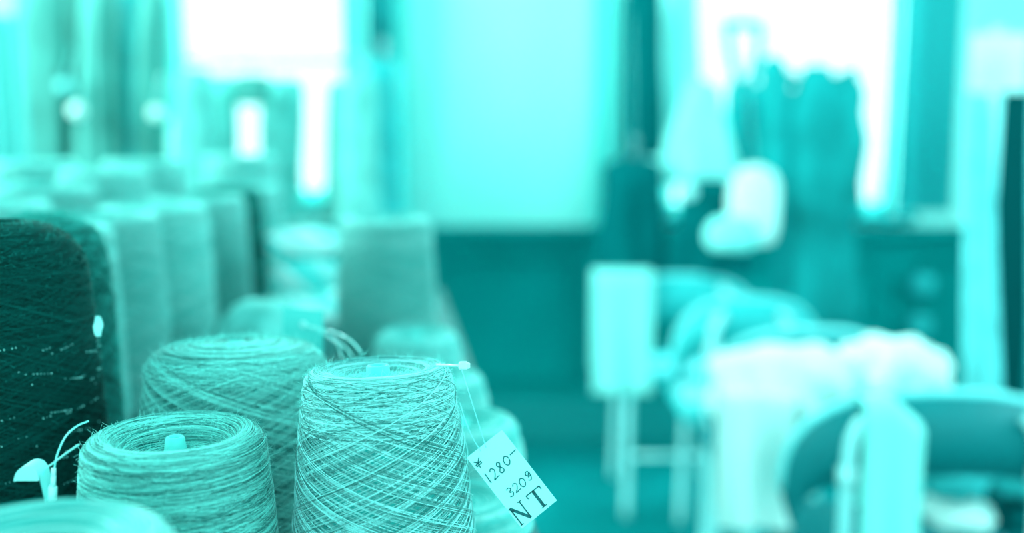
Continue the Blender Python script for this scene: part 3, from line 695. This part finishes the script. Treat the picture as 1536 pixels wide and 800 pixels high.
# left background: high row by the wall, lower row under the window
G1 = 'knitted garments hanging by the left wall'
k = 0
for px, pt, pb, wt, wb, m, Y in ((62, -60, 320, 40, 42, 'cloth_l', 3.30), (108, -30, 320, 30, 34, 'cloth_l', 3.42), (150, -45, 320, 28, 32, 'cloth_l', 3.26), (190, -40, 320, 26, 28, 'cloth_m', 3.40), (228, -20, 320, 22, 24, 'cloth_l', 3.28)):
    garment('knitted_garment', ('wide soft green knit nearest the left curtain', 'soft green knit, second from the left curtain', 'soft green knit in the middle of the left wall row', 'darker teal knit in the left wall row', 'narrow soft green knit beside the left window')[k], 'garment', px, pt, pb, wt, wb, Y, M['cloth_l'] if m == 'cloth_l' else M['cloth_m'], seed=k, folds=9, group=G1); k += 1
G2 = 'garments hanging on the rail below the left window'
lb2 = ('pale garment hanging under the left corner of the left window', 'pale garment, second on the rail under the left window', 'short top hanging above the thin bright gap', 'pale garment between the two bright gaps', 'teal garment right of the wide bright gap', 'long pale garment nearest the dark curtain', 'dark teal garment in front of the dark curtain')
for k, (px, pt, pb, wt, wb, m, Y) in enumerate(((290, 104, 330, 26, 30, 'knit_pale', 3.12), (330, 114, 330, 26, 28, 'knit_pale', 3.30), (377, 112, 158, 26, 24, 'cloth_l', 3.20), (422, 118, 330, 34, 30, 'knit_pale', 3.32), (512, 122, 330, 20, 24, 'cloth_l', 3.30), (540, 112, 350, 26, 30, 'knit_pale', 3.12), (575, 90, 350, 25, 28, 'cloth_m', 3.34))):
    garment('hanging_garment', lb2[k], 'garment', px, pt, pb, wt, wb, Y, M[m], seed=20 + k, folds=6, group=G2, depth=0.08, neck=0.75)
# rail for them
def rail(label, pa_, pb_, wall, Y):
    root = thing('garment_rail', label, 'garment rail', (0, Y, 0))
    a = at(pa_[0], pa_[1], Y); b_ = at(pb_[0], pb_[1], Y); a.y = b_.y = 0
    MB().tube([a, b_], 0.008, 10).build('rail', M['rail'], root)
    for q in (a, b_):
        if wall:
            MB().tube([(q.x, 0, q.z), (q.x, WY - Y, q.z)], 0.009, 10).build('bracket', M['rail'], root); continue
        MB().tube([(q.x, 0, 0.012), (q.x, 0, q.z)], 0.009, 10).build('post', M['rail'], root)
        MB().tube([(q.x, -0.22, 0.012), (q.x, 0.22, 0.012)], 0.012, 10).build('foot', M['chrome'], root)
rail('metal rail carrying the garments under the left window', (272, 92), (598, 92), 0, 3.225)
# round pale pompoms
for k, (px, py, r) in enumerate(((98, 130, 15), (116, 166, 15), (235, 170, 14))):
    p = at(px, py, 3.15); rr = r * 3.15 / F_PX * 0.75
    mb = MB(); mb.lathe([(rr * math.sin(a_ * pi / 12) * (1 + 0.04 * (a_ % 2)), -rr * math.cos(a_ * pi / 12)) for a_ in range(13)], 24, c=(0, 0, 0))
    root = thing('pompom', ('upper round pale pompom on the left knits', 'lower round pale pompom on the left knits', 'round pale pompom beside the left window')[k], 'pompom', p, 0, 'round pale pompoms hanging on the knits')
    mb.build('ball', M['cloth_w'] if k else M['curtain_pale'], root)
    MB().tube([(0, 0, rr * 0.9), (0, 0.07, rr + 0.10)], 0.002, 6).build('cord', M['clear'], root)
# right background: clothes against the right window
G3 = 'clothes hanging in front of the right window'
Yr = 3.35
for k, (nm, lb, px, pt, pb, wt, wb, m, sl, dY, lean) in enumerate((
    ('hanging_coat', 'narrow dark coat hanging between pale curtain and white dress', 966, -25, 235, 26, 30, 'cloth_d', False, 0.05, 0),
    ('hanging_dress', 'long pale cyan dress hanging against the right window', 1050, 120, 276, 26, 62, 'cloth_p', False, -0.05, 4),
    ('hanging_shirt', 'pale slim shirt hanging left of the diamond-shaped gap of light', 1020, -40, 262, 26, 34, 'cloth_p', False, 0.17, 0),
    ('strappy_top', 'dark teal strappy top around the small oval gap of light', 1114, 118, 290, 25, 22, 'coat', False, 0.15, 0),
    ('hanging_coat', 'slim teal coat in the middle of the right window', 1160, 84, 300, 20, 26, 'coat', False, 0.02, 0),
    ('hanging_coat', 'long teal coat with sleeves hanging before the bright window', 1224, 98, 485, 52, 60, 'coat', True, -0.10, 4),
    ('hanging_jacket', 'near-black jacket hanging low right of the pale wall', 950, 236, 410, 44, 50, 'cloth_d', False, -0.1, 0),
    ('hanging_jacket', 'near-black jacket hanging low beneath the pale dress', 1068, 268, 410, 46, 60, 'cloth_d', False, -0.17, 0))):
    garment(nm, lb, 'garment', px, pt, pb, wt, wb, Yr + dY, M[m], seed=50 + k, folds=5, sleeves=sl, group=G3, lean=lean, depth=0.11, shf=0.26 if sl else 0.08, hang=(3.42, at(0, -60, 3.42).z))
    if nm == 'strappy_top':
        st = bpy.context.scene.collection.objects[-1] if False else [o for o in C.objects if o.name.startswith('strappy_top')][0]
        for pa_ in (((1092, 42), (1094, 70), (1101, 105), (1106, 128)), ((1140, 42), (1138, 75), (1131, 105), (1124, 128)), ((1084, 38), (1112, 36), (1144, 38))):
            MB().tube(smooth_path([at(x_, y_, Yr + dY) - st.location for x_, y_ in pa_], 6), 0.017, 10).build('strap', M['coat'], st)
rail('metal rail carrying the clothes in front of the right window', (938, -60), (1310, -60), 1, 3.42)
lump('white_bag', 'bright white cloth bag hanging below the teal coats', 'bag', at(1130, 312, 3.05), (0.15, 0.12, 0.26), M['cloth_w'], 5, 0.05)
lump('pale_bag', 'pale soft bag slumped under the bright white one', 'bag', at(1098, 352, 2.95), (0.15, 0.12, 0.11), M['cloth_p'], 6, 0.05)
p = at(1033, 288, 3.1); mb = MB().lathe([(0.024 * math.sin(a_ * pi / 12), -0.024 * math.cos(a_ * pi / 12)) for a_ in range(13)], 24)
for nm_, bag_ in (('white_bag', (1130, 312, 3.05)), ('pale_bag', (1098, 352, 2.95))):
    bo_ = [o for o in C.objects if o.name == nm_][0]; top_ = 0.12 if nm_ == 'white_bag' else 0.05
    MB().tube([(0, 0, top_), (0.0, 3.42 - bo_.location.y, at(0, -60, 3.42).z - bo_.location.z)], 0.0012, 6).build('hanging_cord', M['clear'], bo_)
root = thing('white_bauble', 'small round bright ball hanging below the pale dress', 'bauble', p); mb.build('ball', M['white'], root)
MB().tube([(0, 0, 0.023), (0, 0.16, 0.20)], 0.002, 6).build('cord', M['clear'], root)

# ------------------------------------------------------------------ right: stand with card and drapes
root = thing('display_stand', 'tall pale display stand with square card at the right edge', 'display stand', (at(1478, 400, 2.6).x, 2.6, 0))
bx = root.location.x
zt_ = at(1490, 40, 2.6).z
MB().tube([(0, 0, 0.02), (0, 0, zt_)], 0.014, 12).build('pole', M['chrome'], root)
MB().lathe([(0.001, 0), (0.10, 0), (0.10, 0.012), (0.03, 0.02), (0.02, 0.03), (0.001, 0.03)], 40).build('base', M['chrome'], root)
a = at(1452, 52, 2.6); b_ = at(1532, 138, 2.6)
MB().box(((a.x + b_.x) / 2 - bx, -0.022, (a.z + b_.z) / 2), (b_.x - a.x, 0.006, a.z - b_.z), bevel=0.001).build('square_card', M['cloth_w'], root, smooth=False)
garment('scarf', 'pale long scarf hanging from the display stand', 'scarf', 1468, 142, 620, 20, 27, 2.5, M['scarf'], depth=0.05, folds=5, seed=70, neck=0.8, lean=4)
garment('scarf', 'pale cyan scarf hanging at the far right edge', 'scarf', 1572, 60, 640, 22, 26, 2.5, M['scarf'], depth=0.05, folds=5, seed=71, neck=0.8)
a = at(1488, 135, 2.86); b_ = at(1534, 590, 2.86)
root = thing('dark_board', 'narrow dark board standing between the two pale scarves', 'board', ((a.x + b_.x) / 2, 2.86, 0))
MB().box((0, 0, a.z / 2), (b_.x - a.x, 0.025, a.z), bevel=0.003).build('panel', M['board'], root, smooth=False)
MB().box((0, 0.0, 0.02), (0.07, 0.16, 0.04), bevel=0.003).build('foot', M['board'], root, smooth=False)
# things on the dark wall
for k, (px, py) in enumerate(((1384, 427), (1380, 488))):
    p = at(px, py, 3.9)
    lump('wall_knob', ('upper', 'lower')[k] + ' round teal knob on the dark panelling right of the long coat', 'knob', p, (0.09, 0.08, 0.09), M['cloth_m'], k, 0.02)

# ------------------------------------------------------------------ chairs
CH_Z = 0.80
def back_arch(w_, h_top, h_side, r_, n=40):
    """points of an arched top edge, x from -w/2 to w/2 (superellipse)"""
    pts = []
    for i in range(n + 1):
        t = pi * i / n; c, s = math.cos(pi - t), math.sin(t)
        pts.append((math.copysign(abs(c) ** 0.8, c) * w_ / 2, h_side + (h_top - h_side) * s ** 0.75))
    return pts
def make_chair(label, loc, rz, padm, w_=0.46, group='metal tube chairs in a row'):
    root = thing('metal_tube_chair', label, 'chair', loc, rz, group)
    # local: +y = direction the sitter faces; backrest at y = -0.2
    ar = back_arch(w_, CH_Z, CH_Z - 0.19, 0.1); by = -0.21
    bow = lambda x: -0.05 * (1 - (2 * x / w_) ** 2)
    inner = [(x * 0.93, CH_Z - 0.14 + (z - CH_Z) * 0.6) for x, z in ar]
    A = np.array([(x, by + bow(x), z) for x, z in ar]); B = np.array([(x, by + bow(x), z) for x, z in inner])
    th_ = np.array([0, 0.03, 0]); mid = (A + B) / 2
    ring = np.stack([A, mid - np.array([0, 0.012, 0]), B, B + th_, mid + th_ * 1.3, A + th_], 1)
    MB().grid(ring, closed_v=True).build('backrest', padm, root)
    MB().tube(A + th_ * 0.5 + np.array([0, 0, 0.004]), 0.008, 10).build('piping', M['piping'], root)
    lw = w_ / 2 - 0.095; ly = by - 0.052
    for s in (-1, 1):
        MB().tube(smooth_path([(s * (lw - 0.03), ly - 0.002, CH_Z - 0.035), (s * (lw - 0.012), ly, CH_Z - 0.055), (s * lw, ly, CH_Z - 0.11), (s * (lw + 0.004), ly, 0.5), (s * (lw + 0.008), ly, 0.012)], 10), 0.0125, 12).build('leg', M['chrome'], root)
        MB().tube([(s * (lw + 0.001), ly, CH_Z - 0.155), (s * (lw + 0.001), ly, CH_Z - 0.125)], [0.018, 0.018], 14).build('collar', M['white'], root)
        MB().tube(smooth_path([(s * lw, 0.11, 0.43), (s * lw, 0.125, 0.38), (s * (lw + 0.01), 0.13, 0.012)], 10), 0.0115, 12).build('leg', M['chrome'], root)
        MB().tube([(s * lw, ly, 0.42), (s * lw, 0.11, 0.43)], 0.010, 10).build('seat_rail', M['chrome'], root)
    MB().box((0, -0.03, 0.45), (w_ - 0.07, 0.32, 0.045), bevel=0.015).build('seat', padm, root, smooth=False)
    MB().tube([(-lw, ly, 0.22), (lw, ly, 0.22)], 0.008, 10).build('stretcher', M['chrome'], root)
    return root
def drape(name, label, cat, x0, x1, Y, ztop, zfront, zback, mat, seed=0, th=0.02, wav=0.006, slant=0.0, rz=0.0):
    """cloth folded over a chair's top edge: front fall towards the camera"""
    R = np.random.default_rng(seed); nu, nv = 34, 26; P = np.zeros((nu, nv, 3)); ph = R.uniform(0, 6, 4)
    for i in range(nu):
        t = i / (nu - 1)
        for j in range(nv):
            u = j / (nv - 1)
            zt2 = ztop - slant * max(0, u - 0.55)
            if t < 0.45: k = t / 0.45; y = -th; z = zfront + (zt2 - zfront) * k
            elif t < 0.55: k = (t - 0.45) / 0.1; y = -th * math.cos(k * pi); z = zt2 + 0.4 * th * math.sin(k * pi)
            else: k = (t - 0.55) / 0.45; y = th; z = zt2 + (zback - zt2) * k
            y += wav * math.sin(u * 11 + ph[0] + 2 * t) * (1 if y < 0 else -1) * abs(t - 0.5) * 2
            P[i, j] = (x0 + (x1 - x0) * u, Y + y, z)
    c = Vector(((x0 + x1) / 2, Y, ztop)); P -= np.array(c)
    mb = MB(); Nn = 0.004; mb.grid(P); Q = P.copy(); Q[:, :, 1] *= 0.8; Q[:, :, 2] -= 0.003; mb.grid(Q[::-1])
    return tag(mb.build(name, mat, loc=c, rot=(0, 0, rz)), label, cat)
ch_spec = [ # px centre, py top, Y back, w, pad
    (1418, 595, 1.68, 0.52, 'pad', 'dark padded metal tube chair nearest, at the lower right'),
    (1222, 484, 2.24, 0.45, 'pad', 'metal tube chair buried under white cloths, second in the row'),
    (1128, 446, 2.68, 0.40, 'pad2', 'teal metal tube chair, third in the row'),
    (1022, 405, 3.12, 0.50, 'pad2', 'farthest teal metal tube chair with white cloth on its corner')]
for px, py, Y, w_, pm, lb in ch_spec:
    x = at(px, py, Y).x; make_chair(lb, (x, Y + 0.25, 0), 0.0, M[pm], w_)
# cloths on chairs
a = at(1310, 610, 1.60); b_ = at(1402, 610, 1.60)
drape('pale_cloth', 'flat pale cloth folded over the nearest dark chair back', 'cloth', a.x, b_.x, 1.67, at(0, 614, 1.64).z, 0.42, 0.6, M['cloth_p'], 1, 0.04, 0.004, slant=0.09)
lump('white_cloth', 'big crumpled white cloth over the second chair back', 'cloth', at(1180, 590, 2.02), (0.32, 0.20, 0.20), M['cloth_w'], 8, 0.10)
lump('white_cloth', 'lumpy white cloth right of the big crumpled one', 'cloth', at(1338, 562, 2.02), (0.20, 0.20, 0.145), M['cloth_w'], 9, 0.16)
drape('pale_cloth', 'long pale cloth falling from the second chair towards the floor', 'cloth', at(1078, 600, 1.90).x, at(1190, 600, 1.90).x, 1.90, 0.745, 0.48, 0.5, M['cloth_w'], 2, 0.02, 0.01, slant=0.02)
drape('white_cloth', 'pale cloth hanging over left corner of the farthest chair', 'cloth', at(888, 480, 3.12).x, at(976, 480, 3.12).x, 3.13, at(900, 414, 3.12).z, at(900, 588, 3.1).z, 0.5, M['cloth_p'], 3, 0.05, 0.006)
for k, (px, py, d, m) in enumerate(((1428, 718, 0.12, 'cloth_p'), (1535, 718, 0.12, 'cloth_p'), (1432, 772, 0.13, 'cloth_w'), (1535, 772, 0.12, 'cloth_d'))):
    lump('bundled_garment', ('upper left teal bundle seen under the nearest chair back', 'upper right teal bundle seen under the nearest chair back', 'pale bundle at the bottom under the nearest chair back', 'dark bundle at the lower right corner')[k], 'garment', at(px, py, 1.95), (d, 0.14, 0.07), M['pilaster'] if k < 2 else M[m], 30 + k, 0.1)
